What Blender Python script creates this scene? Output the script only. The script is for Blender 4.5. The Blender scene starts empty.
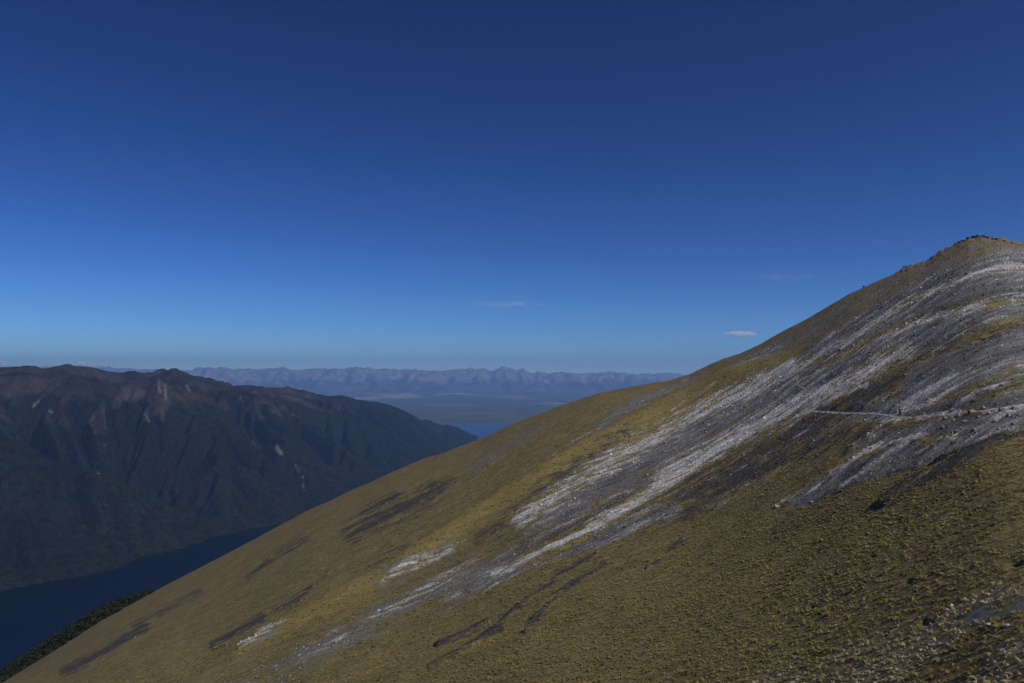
import bpy, math, random
import numpy as np
R_ = math.radians
rng = np.random.default_rng(7)

# ------------------------------------------------------------------ camera, light, exposure
F = 796.0                      # focal length in pixels (28 mm on 36 mm, 1024 px wide)
PITCH = math.atan(36.5 / F)    # horizon a little below the middle
LAKE = -1150.0                 # lake level, metres below the camera
sc = bpy.context.scene
cam_d = bpy.data.cameras.new('camera'); cam = bpy.data.objects.new('camera', cam_d)
sc.collection.objects.link(cam); sc.camera = cam
cam_d.lens = 28; cam_d.sensor_width = 36; cam_d.clip_start = 0.3; cam_d.clip_end = 400000
cam.location = (0, 0, 0); cam.rotation_euler = (math.pi / 2 + PITCH, 0, 0)

SUN_EL, SUN_AZ = R_(47), R_(128)        # azimuth clockwise from the view direction (+Y)
w = bpy.data.worlds.new('World'); sc.world = w; w.use_nodes = True
nt = w.node_tree; nt.nodes.clear()
sky = nt.nodes.new('ShaderNodeTexSky'); sky.sky_type = 'NISHITA'; sky.sun_disc = False
sky.sun_elevation = SUN_EL; sky.sun_rotation = SUN_AZ
sky.altitude = 1400; sky.air_density = 0.8; sky.dust_density = 0.0; sky.ozone_density = 6.0
hs = nt.nodes.new('ShaderNodeHueSaturation'); hs.inputs['Saturation'].default_value = 1.03; hs.inputs['Value'].default_value = .365
gm = nt.nodes.new('ShaderNodeGamma'); gm.inputs[1].default_value = 1.9
bg = nt.nodes.new('ShaderNodeBackground'); bg.inputs[1].default_value = 0.10
wo = nt.nodes.new('ShaderNodeOutputWorld')
nt.links.new(sky.outputs[0], hs.inputs['Color']); nt.links.new(hs.outputs[0], gm.inputs[0])
nt.links.new(gm.outputs[0], bg.inputs[0]); nt.links.new(bg.outputs[0], wo.inputs[0])
sd = bpy.data.lights.new('sun', 'SUN'); sun = bpy.data.objects.new('sun', sd); sc.collection.objects.link(sun)
sd.energy = 4.5; sd.angle = R_(0.5); sd.color = (1.0, 0.95, 0.87)
dx_, dy_, dz_ = math.sin(SUN_AZ) * math.cos(SUN_EL), math.cos(SUN_AZ) * math.cos(SUN_EL), math.sin(SUN_EL)
from mathutils import Vector
sun.rotation_euler = Vector((dx_, dy_, dz_)).to_track_quat('Z', 'Y').to_euler()
vs = sc.view_settings
vs.view_transform = 'Standard'; vs.look = 'None'; vs.exposure = 0.0; vs.gamma = 1.0; vs.use_curve_mapping = False
sc.render.resolution_x = 1024; sc.render.resolution_y = 683
try:
    sc.cycles.volume_max_steps = 256; sc.cycles.volume_bounces = 2; sc.cycles.max_bounces = 6
    sc.cycles.diffuse_bounces = 2
except Exception: pass

# ------------------------------------------------------------------ helpers
ct, st = math.cos(PITCH), math.sin(PITCH)
def px_uv(px, py):
    """photo pixel -> (x/y, z/y) of the ray it looks along"""
    px = np.asarray(px, float); py = np.asarray(py, float)
    k = (341.5 - py) / F; yy = ct - k * st
    return ((px - 512) / F) / yy, (st + k * ct) / yy
def uv_px(u, v):
    den = ct + v * st
    return 512 + F * u / den, 341.5 - F * (v * ct - st) / den

def _hash(ix, iy, seed):
    h = (ix.astype(np.int64) * 374761393 + iy.astype(np.int64) * 668265263 + seed * 1274126177) & 0xffffffff
    h = ((h ^ (h >> 13)) * 1274126177) & 0xffffffff
    h = (h ^ (h >> 16)) & 0xffffffff
    return h.astype(np.float64) / 4294967296.0
def noise(x, y, seed=0):
    x = np.asarray(x, float); y = np.asarray(y, float)
    ix = np.floor(x); iy = np.floor(y); fx = x - ix; fy = y - iy
    ix = ix.astype(np.int64); iy = iy.astype(np.int64)
    sx = fx * fx * fx * (fx * (fx * 6 - 15) + 10); sy = fy * fy * fy * (fy * (fy * 6 - 15) + 10)
    def g(i, j):
        a = _hash(ix + i, iy + j, seed) * 2 * np.pi
        return np.cos(a) * (fx - i) + np.sin(a) * (fy - j)
    a = g(0, 0); b = g(1, 0); c = g(0, 1); d = g(1, 1)
    return 1.5 * ((a * (1 - sx) + b * sx) * (1 - sy) + (c * (1 - sx) + d * sx) * sy)     # about -1..1
def fbm(x, y, seed=0, n=4, gain=.5):
    s = 0; a = 1; t = 0
    for i in range(n):
        s = s + a * noise(x * 2 ** i, y * 2 ** i, seed + i * 17); t += a; a *= gain
    return s / t
def sstep(a, b, x):
    t = np.clip((x - a) / (b - a), 0, 1); return t * t * (3 - 2 * t)
def gsmooth(a, sig):
    n = int(sig * 3) + 1; k = np.exp(-.5 * (np.arange(-n, n + 1) / sig) ** 2); k /= k.sum()
    return np.convolve(np.pad(a, n, mode='edge'), k, mode='valid')

def grid_mesh(name, X, Y, Z, mat, attrs=None, mask=None, wrap=False):
    nr, nc = X.shape
    me = bpy.data.meshes.new(name)
    co = np.stack([X, Y, Z], -1).reshape(-1, 3).astype(np.float32)
    idx = np.arange(nr * nc).reshape(nr, nc)
    if wrap: idx = np.concatenate([idx, idx[:, :1]], 1)
    q = np.stack([idx[:-1, :-1], idx[:-1, 1:], idx[1:, 1:], idx[1:, :-1]], -1)
    if mask is not None: q = q[mask]
    q = q.reshape(-1, 4).astype(np.int32)
    raw_mesh(me, co, q)
    if attrs:
        for k, a in attrs.items():
            at = me.attributes.new(k, 'FLOAT_COLOR', 'POINT')
            at.data.foreach_set('color', a.reshape(-1, 4).astype(np.float32).ravel())
    me.materials.append(mat)
    o = bpy.data.objects.new(name, me); sc.collection.objects.link(o)
    return o
def raw_mesh(me, co, faces, smooth=True):
    k = faces.shape[1]; n = len(faces)
    me.vertices.add(len(co)); me.vertices.foreach_set('co', co.astype(np.float32).ravel())
    me.loops.add(n * k); me.loops.foreach_set('vertex_index', faces.astype(np.int32).ravel())
    me.polygons.add(n)
    me.polygons.foreach_set('loop_start', np.arange(0, n * k, k, dtype=np.int32))
    me.polygons.foreach_set('loop_total', np.full(n, k, dtype=np.int32))
    me.polygons.foreach_set('use_smooth', np.full(n, smooth, dtype=bool))
    me.update(calc_edges=True)
def raw_obj(name, co, faces, mat, smooth=True, col=None):
    me = bpy.data.meshes.new(name); raw_mesh(me, co, faces, smooth)
    if col is not None:
        at = me.attributes.new('tint', 'FLOAT_COLOR', 'POINT')
        c4 = np.ones((len(co), 4), np.float32); c4[:, :3] = col
        at.data.foreach_set('color', c4.ravel())
    me.materials.append(mat)
    o = bpy.data.objects.new(name, me); sc.collection.objects.link(o); return o
def tag(o, label=None, cat=None, group=None, kind=None):
    if label: o['label'] = label
    if cat: o['category'] = cat
    if group: o['group'] = group
    if kind: o['kind'] = kind
    return o

class NT:
    """tiny node-graph writer"""
    def __init__(s, name):
        s.m = bpy.data.materials.new(name); s.m.use_nodes = True; s.t = s.m.node_tree; s.t.nodes.clear()
        s.out = s.n('ShaderNodeOutputMaterial'); s.b = s.n('ShaderNodeBsdfPrincipled')
        s.l(s.b.outputs[0], s.out.inputs[0]); s.b.inputs['Roughness'].default_value = .9
        s.b.inputs['Specular IOR Level'].default_value = .25
    def n(s, t, **k):
        q = s.t.nodes.new(t)
        for a, b in k.items(): setattr(q, a, b)
        return q
    def l(s, a, b): s.t.links.new(a, b)
    def pos(s): return s.n('ShaderNodeNewGeometry').outputs['Position']
    def noise(s, scale, detail=4, vec=None, rough=.55, dist=0):
        q = s.n('ShaderNodeTexNoise'); q.inputs['Scale'].default_value = scale
        q.inputs['Detail'].default_value = detail; q.inputs['Roughness'].default_value = rough
        q.inputs['Distortion'].default_value = dist
        s.l(vec if vec is not None else s.pos(), q.inputs['Vector']); return q.outputs['Fac']
    def ramp(s, fac, a, b, ca=(0, 0, 0), cb=(1, 1, 1)):
        q = s.n('ShaderNodeValToRGB'); q.color_ramp.elements[0].position = a; q.color_ramp.elements[1].position = b
        q.color_ramp.elements[0].color = (*ca, 1); q.color_ramp.elements[1].color = (*cb, 1)
        s.l(fac, q.inputs[0]); return q.outputs[0]
    def mix(s, fac, a, b, mode='MIX'):
        q = s.n('ShaderNodeMix', data_type='RGBA', blend_type=mode)
        for sock, v in ((q.inputs[0], fac), (q.inputs[6], a), (q.inputs[7], b)):
            if isinstance(v, bpy.types.NodeSocket): s.l(v, sock)
            elif isinstance(v, tuple): sock.default_value = (*v, 1)
            else: sock.default_value = v
        return q.outputs[2]
    def math(s, op, a, b=0.0, c=None):
        q = s.n('ShaderNodeMath', operation=op)
        for i, v in enumerate((a, b, c)):
            if v is None: continue
            if isinstance(v, bpy.types.NodeSocket): s.l(v, q.inputs[i])
            else: q.inputs[i].default_value = v
        return q.outputs[0]
    def attr(s, name):
        q = s.n('ShaderNodeAttribute', attribute_name=name); return q
    def sep(s, v):
        q = s.n('ShaderNodeSeparateXYZ'); s.l(v, q.inputs[0]); return q.outputs
    def mapping(s, rot, scale):
        q = s.n('ShaderNodeMapping'); q.inputs['Rotation'].default_value = rot; q.inputs['Scale'].default_value = scale
        s.l(s.pos(), q.inputs[0]); return q.outputs[0]
    def bump(s, h, dist, strength=1.0):
        q = s.n('ShaderNodeBump'); q.inputs['Distance'].default_value = dist; q.inputs['Strength'].default_value = strength
        s.l(h, q.inputs['Height']); s.l(q.outputs[0], s.b.inputs['Normal'])
    def base(s, c): s.l(c, s.b.inputs['Base Color'])

# ------------------------------------------------------------------ near hillside: profile control
CREST = [(-120, 765), (-60, 727), (0, 685), (10, 678), (50, 654), (100, 621.5), (156, 591), (201, 567), (251, 541), (301, 514), (351, 491),
         (390, 473), (427, 458), (477, 440.5), (510, 425), (535, 415), (560, 406), (600, 393), (640, 385), (670, 380), (690, 374),
         (715, 362), (740, 353), (762, 343), (800, 322), (850, 294), (900, 271), (908, 266), (925, 261), (940, 252), (955, 245), (968, 239),
         (985, 236.5), (1000, 238), (1024, 244.5), (1060, 252), (1130, 268), (1240, 290)]
DIST = [(-120, 760), (0, 700), (150, 650), (300, 620), (512, 560), (690, 520), (800, 480), (985, 430), (1240, 380)]
BOT = [(-120, 620), (0, 520), (60, 370), (120, 270), (300, 150), (512, 98), (700, 70), (850, 52), (1024, 38), (1240, 32)]
pxs = np.arange(-120, 1241, 1.0)
cu, cv = px_uv(pxs, np.interp(pxs, *zip(*CREST)))
cphi = np.arctan(cu); ct_r = cv * np.cos(cphi)                 # slope seen per horizontal metre
t_full = ct_r; t_sm = gsmooth(ct_r, 26); t_dt = t_full - t_sm
Dv = gsmooth(np.interp(pxs, *zip(*DIST)), 40); Bv = gsmooth(np.interp(pxs, *zip(*BOT)), 30)
bu, bv = px_uv(pxs, np.full_like(pxs, 692)); vb = np.minimum(bv * np.cos(cphi), t_sm - .012)
KEY = np.concatenate([[-math.pi], cphi, [math.pi]])
def ext(a, back): return np.concatenate([[back], a, [back]])
T_s, T_d, D_c, B_c, V_c = ext(t_sm, -.05), ext(t_dt, 0), ext(Dv, 300), ext(Bv, 40), ext(vb, -.30)
P_, EPS = .6, .03
def prof_params(phi):
    return [np.interp(phi, KEY, a) for a in (T_s, T_d, D_c, B_c, V_c)]
def G(a): return np.power(np.maximum(a, 1e-9), P_) * a / (a + EPS) * (1 + EPS)
FOREST = [(5, 676), (20, 665), (40, 651), (60, 638), (80, 624), (95, 614), (110, 606), (130, 598), (150, 592), (165, 588)]
def hill_z(phi, r):
    ts, td, D, B, vB = prof_params(phi)
    a = np.clip((1 / np.maximum(r, B) - 1 / D) / (1 / B - 1 / D), 0, 1)
    g = G(a)
    z_in = r * (ts - (ts - vB) * g + td * np.exp(-g / .03))
    z_in = np.where(r < B, -1.7 + (vB * B + 1.7) * r / B, z_in)
    s = np.maximum(r - D, 0); sl = -.60
    z_out = D * (ts + td) + sl * s + (ts - sl) * 130 * (1 - np.exp(-s / 130))
    # the wooded shoulder below the left end of the crest
    pxx = 512 + F * np.tan(np.clip(phi, -1.2, 1.2)) / ct
    fu, fv = px_uv(pxx, np.interp(pxx, *zip(*FOREST)))
    want = 940 * fv * np.cos(phi) - 7.0
    basez = D * (ts + td) + sl * (940 - D) + (ts - sl) * 130 * (1 - np.exp(-(940 - D) / 130))
    fm = sstep(-110, -20, pxx) * (1 - sstep(150, 210, pxx)) * (np.abs(phi) < 1.2)
    z_out = z_out + fm * np.maximum(want - basez, 0) * np.exp(-((r - 940) / 95) ** 2)
    z = np.where(r > D, z_out, z_in)
    return np.maximum(z, LAKE - 14)

# ------------------------------------------------------------------ ground cover map (where scree, soil and grass lie)
MW, MH = 1060, 700
YY, XX = np.mgrid[0:MH:2, 0:MW:2].astype(float)
def seg_dist(pts):
    d = np.full(XX.shape, 1e9)
    for (x0, y0), (x1, y1) in zip(pts[:-1], pts[1:]):
        vx, vy = x1 - x0, y1 - y0; L = vx * vx + vy * vy + 1e-9
        t = np.clip(((XX - x0) * vx + (YY - y0) * vy) / L, 0, 1)
        d = np.minimum(d, np.hypot(XX - x0 - t * vx, YY - y0 - t * vy))
    return d
def poly_mask(pts):
    ins = np.zeros(XX.shape, bool); n = len(pts)
    for i in range(n):
        x0, y0 = pts[i]; x1, y1 = pts[(i + 1) % n]
        if y0 == y1: continue
        c = ((YY < y0) != (YY < y1)) & (XX < (x1 - x0) * (YY - y0) / (y1 - y0) + x0); ins ^= c
    sd_ = seg_dist(list(pts) + [pts[0]])
    return np.where(ins, sd_, -sd_)
COV = {k: np.zeros(XX.shape) for k in 'LDMSG'}      # light scree, dark scree, mid scree, straw-pale plants, gravel
def lay(kind, wgt):
    for k in COV:
        if k != kind: COV[k] *= (1 - wgt)
    if kind in COV: COV[kind] = COV[kind] * (1 - wgt) + wgt
def stroke(kind, hw, s, *pts, taper=0):
    g = s * np.exp(-(seg_dist(pts) / hw) ** 2 * .8)
    if taper:
        for e in (pts[0], pts[-1]): g = g * (.35 + .65 * np.clip(np.hypot(XX - e[0], YY - e[1]) / taper, 0, 1))
    lay(kind, g)
def area(kind, soft, s, *pts): lay(kind, s * sstep(-soft, soft, poly_mask(pts)))
area('M', 6, 1, (1070, 254), (1000, 252), (940, 272), (880, 302), (820, 340), (770, 374), (700, 412), (640, 448), (560, 508), (500, 560), (470, 590),
     (520, 572), (600, 548), (660, 522), (720, 508), (780, 482), (840, 455), (890, 442), (960, 440), (1070, 430))
stroke('M', 10, .42, (1060, 246), (985, 243), (925, 270), (870, 296), (800, 335), (740, 368))
area('M', 4, .75, (790, 335), (740, 365), (690, 395), (650, 410), (600, 428), (545, 468), (515, 490), (560, 470), (610, 442), (690, 405), (760, 368))
area('M', 8, .75, (905, 345), (820, 372), (740, 398), (690, 422), (640, 448), (560, 500), (505, 560), (530, 556), (600, 520), (700, 475), (800, 425), (880, 380))
stroke('M', 17, .40, (520, 550), (440, 590), (340, 640), (240, 690))
stroke('M', 7, .5, (700, 378), (640, 402), (600, 425))
stroke('M', 8, .35, (540, 425), (500, 455), (470, 470))
# dark slate scree
stroke('D', 15, .85, (890, 385), (840, 408), (780, 440), (720, 468), (660, 495), (600, 520), (560, 540), (525, 560))
stroke('D', 9, .75, (1060, 318), (1000, 328), (940, 350), (900, 372), (850, 400))
stroke('D', 6, .6, (1060, 285), (1000, 296), (930, 312), (880, 335), (820, 362))
stroke('D', 8, .7, (1060, 375), (990, 395), (930, 420), (880, 430), (840, 445))
stroke('D', 12, .85, (860, 432), (800, 458), (740, 480), (690, 505))
stroke('D', 5, .7, (640, 428), (600, 452), (540, 492), (480, 540))
# light scree
stroke('L', 4, .75, (1060, 262), (980, 274), (920, 296), (850, 338), (790, 372), (740, 400))
stroke('L', 4, .6, (1060, 300), (980, 306), (910, 326), (850, 352), (800, 385))
stroke('L', 9, .95, (905, 350), (860, 376), (800, 402), (750, 430), (700, 458), (660, 480))
stroke('L', 5, .95, (740, 435), (690, 468), (640, 500), (580, 534), (530, 556), (495, 574))
stroke('L', 9, .8, (790, 366), (740, 392), (690, 418), (640, 446), (600, 470), (560, 495), (520, 520))
stroke('L', 2.2, .9, (865, 385), (835, 398), (808, 411), (780, 433))
stroke('L', 3, .7, (1060, 358), (1010, 368), (960, 392), (930, 404), (905, 412))
stroke('L', 3, .7, (955, 375), (925, 395), (905, 408), (895, 418))
stroke('L', 3.2, .7, (1060, 405), (1000, 410), (950, 414), (910, 420), (885, 424), (868, 437))
stroke('L', 4, .6, (590, 436), (560, 456), (535, 474), (520, 486))
stroke('L', 4, .55, (720, 375), (680, 396), (640, 412))
# tongue
area('M', 3, .95, (1010, 432), (960, 440), (900, 446), (860, 459), (820, 480), (773, 508), (810, 503), (850, 487), (900, 472), (950, 457))
stroke('L', 3, .9, (960, 440), (920, 438), (890, 444), (858, 456), (832, 474))
stroke('L', 2.5, .6, (820, 486), (795, 498), (773, 508))
stroke('D', 5, .5, (930, 452), (880, 468), (830, 488))
# grass inside the scree
stroke('x', 4.5, .9, (800, 350), (740, 378), (690, 399), (640, 424), (590, 451), (540, 480), (502, 503), (450, 536), (401, 569), (330, 610), (220, 668))
stroke('x', 3, .65, (760, 408), (700, 440), (660, 462), (620, 488), (590, 508))
stroke('x', 2.5, .5, (905, 340), (870, 362), (850, 372), (835, 385))
stroke('x', 4, .6, (870, 424), (840, 445), (800, 468), (745, 492), (700, 506))
stroke('x', 4, .5, (1060, 385), (990, 380), (945, 398))
stroke('x', 5, .5, (1060, 418), (990, 426), (950, 428), (930, 448))
area('x', 5, .95, (1070, 448), (1000, 452), (950, 470), (905, 488), (850, 500), (780, 512), (700, 515), (640, 540), (560, 575), (500, 620), (1070, 690))
# dark soil tongues in the grass
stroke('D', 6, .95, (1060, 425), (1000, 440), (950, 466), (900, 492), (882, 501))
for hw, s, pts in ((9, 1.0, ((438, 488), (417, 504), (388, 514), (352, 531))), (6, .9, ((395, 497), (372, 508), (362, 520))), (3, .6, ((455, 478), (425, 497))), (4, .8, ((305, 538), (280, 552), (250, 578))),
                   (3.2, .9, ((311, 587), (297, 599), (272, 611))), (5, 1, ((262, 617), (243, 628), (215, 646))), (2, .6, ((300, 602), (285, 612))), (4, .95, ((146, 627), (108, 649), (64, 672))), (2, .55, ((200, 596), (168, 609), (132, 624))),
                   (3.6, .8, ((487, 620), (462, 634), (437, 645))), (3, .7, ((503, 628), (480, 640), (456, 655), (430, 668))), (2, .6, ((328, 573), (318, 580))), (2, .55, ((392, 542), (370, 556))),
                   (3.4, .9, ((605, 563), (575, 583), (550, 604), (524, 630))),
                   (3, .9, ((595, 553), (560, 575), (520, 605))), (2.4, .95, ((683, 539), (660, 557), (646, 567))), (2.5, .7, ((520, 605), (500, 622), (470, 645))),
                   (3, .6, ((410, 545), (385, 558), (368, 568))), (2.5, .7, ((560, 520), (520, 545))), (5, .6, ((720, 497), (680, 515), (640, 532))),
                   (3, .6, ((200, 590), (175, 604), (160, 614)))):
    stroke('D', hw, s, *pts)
for hw, s, pts in ((2.2, 1, ((466, 541), (440, 556), (412, 571), (378, 588))), (1.2, .9, ((450, 543), (430, 554))), (2.4, .9, ((490, 551), (440, 579), (405, 602), (372, 618))), (1.4, .9, ((470, 570), (430, 592), (400, 612))),
                   (1.8, 1, ((481, 582), (462, 593), (440, 604))), (1.3, 1, ((453, 607), (432, 620))), (2.2, 1, ((287, 631), (262, 645), (232, 665))),
                   (2.0, 1, ((556, 518), (530, 534))), (1.6, .9, ((587, 539), (570, 548))), (1.8, .8, ((372, 622), (340, 640), (300, 660))), (1.2, .8, ((350, 622), (318, 641), (290, 655))),
                   (1.4, .8, ((425, 560), (380, 588))), (3, .8, ((540, 555), (500, 572), (470, 588))), (1.2, .8, ((520, 572), (480, 596), (455, 606)))):
    stroke('M', hw * 2.2, s * .6, *pts, taper=20); stroke('L', hw, s * .74, *pts, taper=22)
# foreground straw-coloured cushions and the gravel patch
area('S', 14, .6, (1070, 590), (1000, 590), (930, 615), (860, 632), (800, 650), (755, 672), (740, 700), (1070, 700))
stroke('S', 7, .8, (1060, 580), (1000, 590), (950, 612), (930, 640))
area('G', 5, .85, (1070, 590), (1015, 599), (980, 608), (955, 617), (950, 622), (985, 625), (1025, 614), (1070, 603))
def samp(k, px, py):
    x = np.clip(px / 2, 0, MW / 2 - 1.01); y = np.clip(py / 2, 0, MH / 2 - 1.01)
    i = x.astype(int); j = y.astype(int); fx = x - i; fy = y - j; a = COV[k]
    return (a[j, i] * (1 - fx) + a[j, i + 1] * fx) * (1 - fy) + (a[j + 1, i] * (1 - fx) + a[j + 1, i + 1] * fx) * fy

# ------------------------------------------------------------------ near hillside mesh
phA = np.linspace(R_(-37), R_(37), 1560)
phB = np.linspace(R_(37), R_(323), 62)[1:-1]
phi = np.concatenate([phA, np.where(phB > math.pi, phB - 2 * math.pi, phB)])
NC = len(phi)
ts, td, D, B, vB = prof_params(phi)
qB = 1 / B - 1 / D
k1 = np.linspace(0.02, 1, 26)[:-1]
rows = [B * k for k in k1]
# visible rows: spaced so that they fall about evenly down the face
gv = np.linspace(1, 0, 620); aa = np.linspace(0, 1, 4000); inv = np.interp(gv, G(aa) / G(np.array(1.0)), aa)
rows += [1 / (1 / D + qB * a) for a in inv]
rows += [D + s for s in 3 * np.cumsum(1.055 ** np.arange(78))]
RR = np.array(rows); PH = np.broadcast_to(phi, RR.shape)
X = RR * np.sin(PH); Y = RR * np.cos(PH); Z = hill_z(PH, RR)
def cover(X, Y, Z):
    px, py = uv_px(X / np.maximum(Y, 1e-3), Z / np.maximum(Y, 1e-3))
    return px, py, {k: samp(k, px, py) for k in COV}
PXg, PYg, CV = cover(X, Y, Z)
front = (Y > 5) & (PYg < 720)
# streaks run down the fall line
ca, sa = math.cos(R_(14)), math.sin(R_(14))
al = X * ca + Y * sa; pe = -X * sa + Y * ca
warp = 6 * noise(al / 60, pe / 60, 91)
st1 = fbm(al / 42, (pe + warp) / 6.0, 5, 4, .6); st2 = fbm(al / 12, (pe + warp) / 1.7, 25, 3, .6)
iso = fbm(X / 5, Y / 5, 44, 4, .6); fine = fbm(X / 1.1, Y / 1.1, 60, 2)
br = .55 * st1 + .35 * st2 + .35 * iso + .18 * fine
spk = rng.random(Z.shape) - .5
st3 = fbm(al / 5, (pe + warp) / .7, 35, 3, .7)
far_ = np.clip(RR / 420, 0, 1.4)
st0 = fbm(al / 70 + 9, (pe + 2 * warp) / 9.0, 85, 4, .75)
br2 = .75 * far_ * st0 + .40 * st1 + .50 * st2 + .45 * st3 + .35 * iso + .2 * fine + .12 * spk
out = {}
for k in 'LDMS':
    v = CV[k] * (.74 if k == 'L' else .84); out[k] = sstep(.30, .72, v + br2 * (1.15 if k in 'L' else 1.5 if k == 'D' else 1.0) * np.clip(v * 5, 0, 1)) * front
vM = CV['M']; out['M'] = sstep(.20, .52, vM * .9 + br2 * .5 * np.clip(vM * 5, 0, 1)) * front
out['G'] = sstep(.35, .75, CV['G'] * .9 + .7 * iso + .5 * fine) * front
fs = .55 * st1 + .6 * st2 + .35 * st3
bare = out['M'] * sstep(.3, .8, CV['M'] + CV['L'] + CV['D'])
out['L'] = np.maximum(out['L'], bare * sstep(.10, .42, fs + .25 * spk) * .8)
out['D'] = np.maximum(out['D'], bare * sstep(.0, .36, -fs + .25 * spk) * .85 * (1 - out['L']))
tot_s = np.clip(out['L'] + out['D'] + out['M'], 0, 1)
# grassy knobs poking through the scree
knob = sstep(.24, .48, .6 * iso + .5 * st1 + .25 * noise(X / 14, Y / 14, 71)) * .8
rel = np.clip(RR / 40, 0, 1) * (RR < D * 1.5)
hum = np.abs(noise(X / .9, Y / .9, 8)) + .6 * np.abs(noise(X / .42, Y / .42, 9))
big = fbm(X / 22, Y / 22, 12, 3)
soft = 1 - sstep(.02, .0, (RR / D - 1) ** 2)
TRACK = [(806, 411.0), (812, 411.4), (828, 412.4), (843, 413.3), (858, 413.6), (874, 413.6), (882, 414.6), (889, 416.0), (896, 417.0), (903, 417.8), (911, 418.2), (919, 417.0), (930, 415), (944, 413), (962, 412), (985, 410.5), (1005, 408), (1030, 404)]
def pt_dist(px, py, pts):
    d = np.full(px.shape, 1e9)
    for (x0, y0), (x1, y1) in zip(pts[:-1], pts[1:]):
        vx, vy = x1 - x0, y1 - y0; t = np.clip(((px - x0) * vx + (py - y0) * vy) / (vx * vx + vy * vy), 0, 1)
        d = np.minimum(d, np.hypot(px - x0 - t * vx, py - y0 - t * vy))
    return d
tdist = np.where(front, pt_dist(PXg, PYg, TRACK), 1e9)
pband = np.exp(-(tdist / 4) ** 2) * (RR < D)
cvt = sstep(.15, .75, CV['L'] + CV['M'] + CV['D']) * front
Z = Z + rel * (.9 * np.clip(RR / 150, .4, 1) * big + .9 * st1 * (.35 * np.clip(RR / 150 - .2, .15, 1) + .65 * cvt) + .45 * st2 * (.15 + .85 * cvt) + .15 * st3 * cvt + .8 * np.abs(noise(al / 50, (pe + warp) / 7.5, 505)) * cvt + (.12 + .15 * cvt) * iso + (1 - .7 * cvt) * .05 * (hum - .5)) * (1 - .85 * pband)
for hx, hy, hw_, hd in ((909, 581, 4.5, .55), (926, 622, 5.5, .55), (1016, 563, 7, .6), (872, 556, 2.5, .5), (836, 572, 2.5, .5), (813, 607, 3, .5)):
    Z = Z - .6 * hd * np.exp(-((PXg - hx) / hw_) ** 2 - ((PYg - hy) / (hw_ * .5)) ** 2) * (RR < 300) * front
# the low spur that carries the yellow grass rib
spur = np.exp(-((PYg - np.interp(PXg, [190, 301, 401, 502, 590, 690, 800], [683, 622, 567, 501, 449, 399, 350])) / 9) ** 2) * sstep(150, 260, PXg) * (1 - sstep(720, 800, PXg)) * front
Z = Z + spur * np.clip(RR / 150, 0, 3) * 2.5
# blocky rock on the summit crest
crag = np.exp(-((RR - D) / 26) ** 2) * ((PXg > 895) & (PXg < 1100)) * np.maximum(noise(X / 3.2, Y / 3.2, 77), 0) * 1.5
Z = Z + crag
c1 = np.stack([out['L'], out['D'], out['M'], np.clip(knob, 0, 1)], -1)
c2 = np.stack([out['S'], out['G'], spur, np.clip(.5 + .5 * st1, 0, 1)], -1)
# brown wash in the grass near the crest and low-left, greener in front
crestness = np.exp(-np.clip(PYg - np.interp(PXg, *zip(*CREST)), 0, 400) / 22) * front
wood = ((RR > D + 60) & (RR < 1300) & (PH < R_(-18)))
c3 = np.stack([crestness, np.clip(.5 + .5 * big, 0, 1), wood * 1.0, np.clip(.5 + .55 * fbm(al / 3.6, pe / 2.6, 611, 4, .75) + .12 * spk, 0, 1)], -1)

m = NT('hillside_ground')
A1 = m.attr('c1'); A2 = m.attr('c2'); A3 = m.attr('c3')
s1 = m.sep(A1.outputs['Vector']); s2 = m.sep(A2.outputs['Vector']); s3 = m.sep(A3.outputs['Vector'])
nf = m.noise(1.1, 8, rough=.78); nm = m.noise(.25, 5, rough=.6); nb = m.noise(.03, 4)
strk = m.noise(1.0, 6, vec=m.mapping((0, 0, R_(-14)), (.06, .55, .3)), rough=.7)
strk2 = m.noise(1.0, 7, vec=m.mapping((0, 0, R_(-16)), (.022, .16, .1)), rough=.75)
grass = m.mix(m.ramp(nm, .35, .65), (.112, .094, .033), (.166, .137, .048))
grass = m.mix(m.ramp(nf, .38, .68), grass, (.075, .059, .024))
grass = m.mix(m.math('MULTIPLY', m.ramp(nb, .42, .62), .45), grass, (.095, .075, .036))
spot = m.noise(.32, 6, vec=m.mapping((0, 0, R_(-14)), (.55, 1.3, 1)), rough=.8)
fleck = m.noise(.9, 3, vec=m.mapping((0, 0, R_(-14)), (.8, 1.0, 1)), rough=.8)
grass = m.mix(m.math('MULTIPLY', m.ramp(fleck, .52, .60), .50), grass, (.050, .038, .018))
grass = m.mix(m.math('MULTIPLY', m.ramp(fleck, .46, .38), .45), grass, (.205, .172, .068))
grass = m.mix(m.math('MULTIPLY', m.ramp(spot, .50, .62), .42), grass, (.070, .053, .026))
grass = m.mix(m.math('MULTIPLY', m.ramp(spot, .48, .36), .5), grass, (.21, .17, .065))
grass = m.mix(m.math('MULTIPLY', m.ramp(strk2, .50, .66), .7), grass, (.055, .042, .025))
mot = A3.outputs['Alpha']
grass = m.mix(m.math('MULTIPLY', m.ramp(mot, .50, .28), .5), grass, (.055, .043, .02))
grass = m.mix(m.math('MULTIPLY', m.ramp(mot, .52, .74), .45), grass, (.215, .18, .07))
grass = m.mix(m.math('MULTIPLY', s3[0], .55), grass, m.mix(m.ramp(spot, .4, .6), (.125, .088, .038), (.07, .055, .038)))
grass = m.mix(m.math('MULTIPLY', s2[2], .6), grass, (.16, .125, .042))
rockn = m.noise(1.4, 8, rough=.75)
mid = m.mix(m.ramp(rockn, .35, .7), (.050, .050, .054), (.165, .167, .173))
mid = m.mix(m.ramp(strk, .42, .6), mid, (.105, .103, .103))
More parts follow.
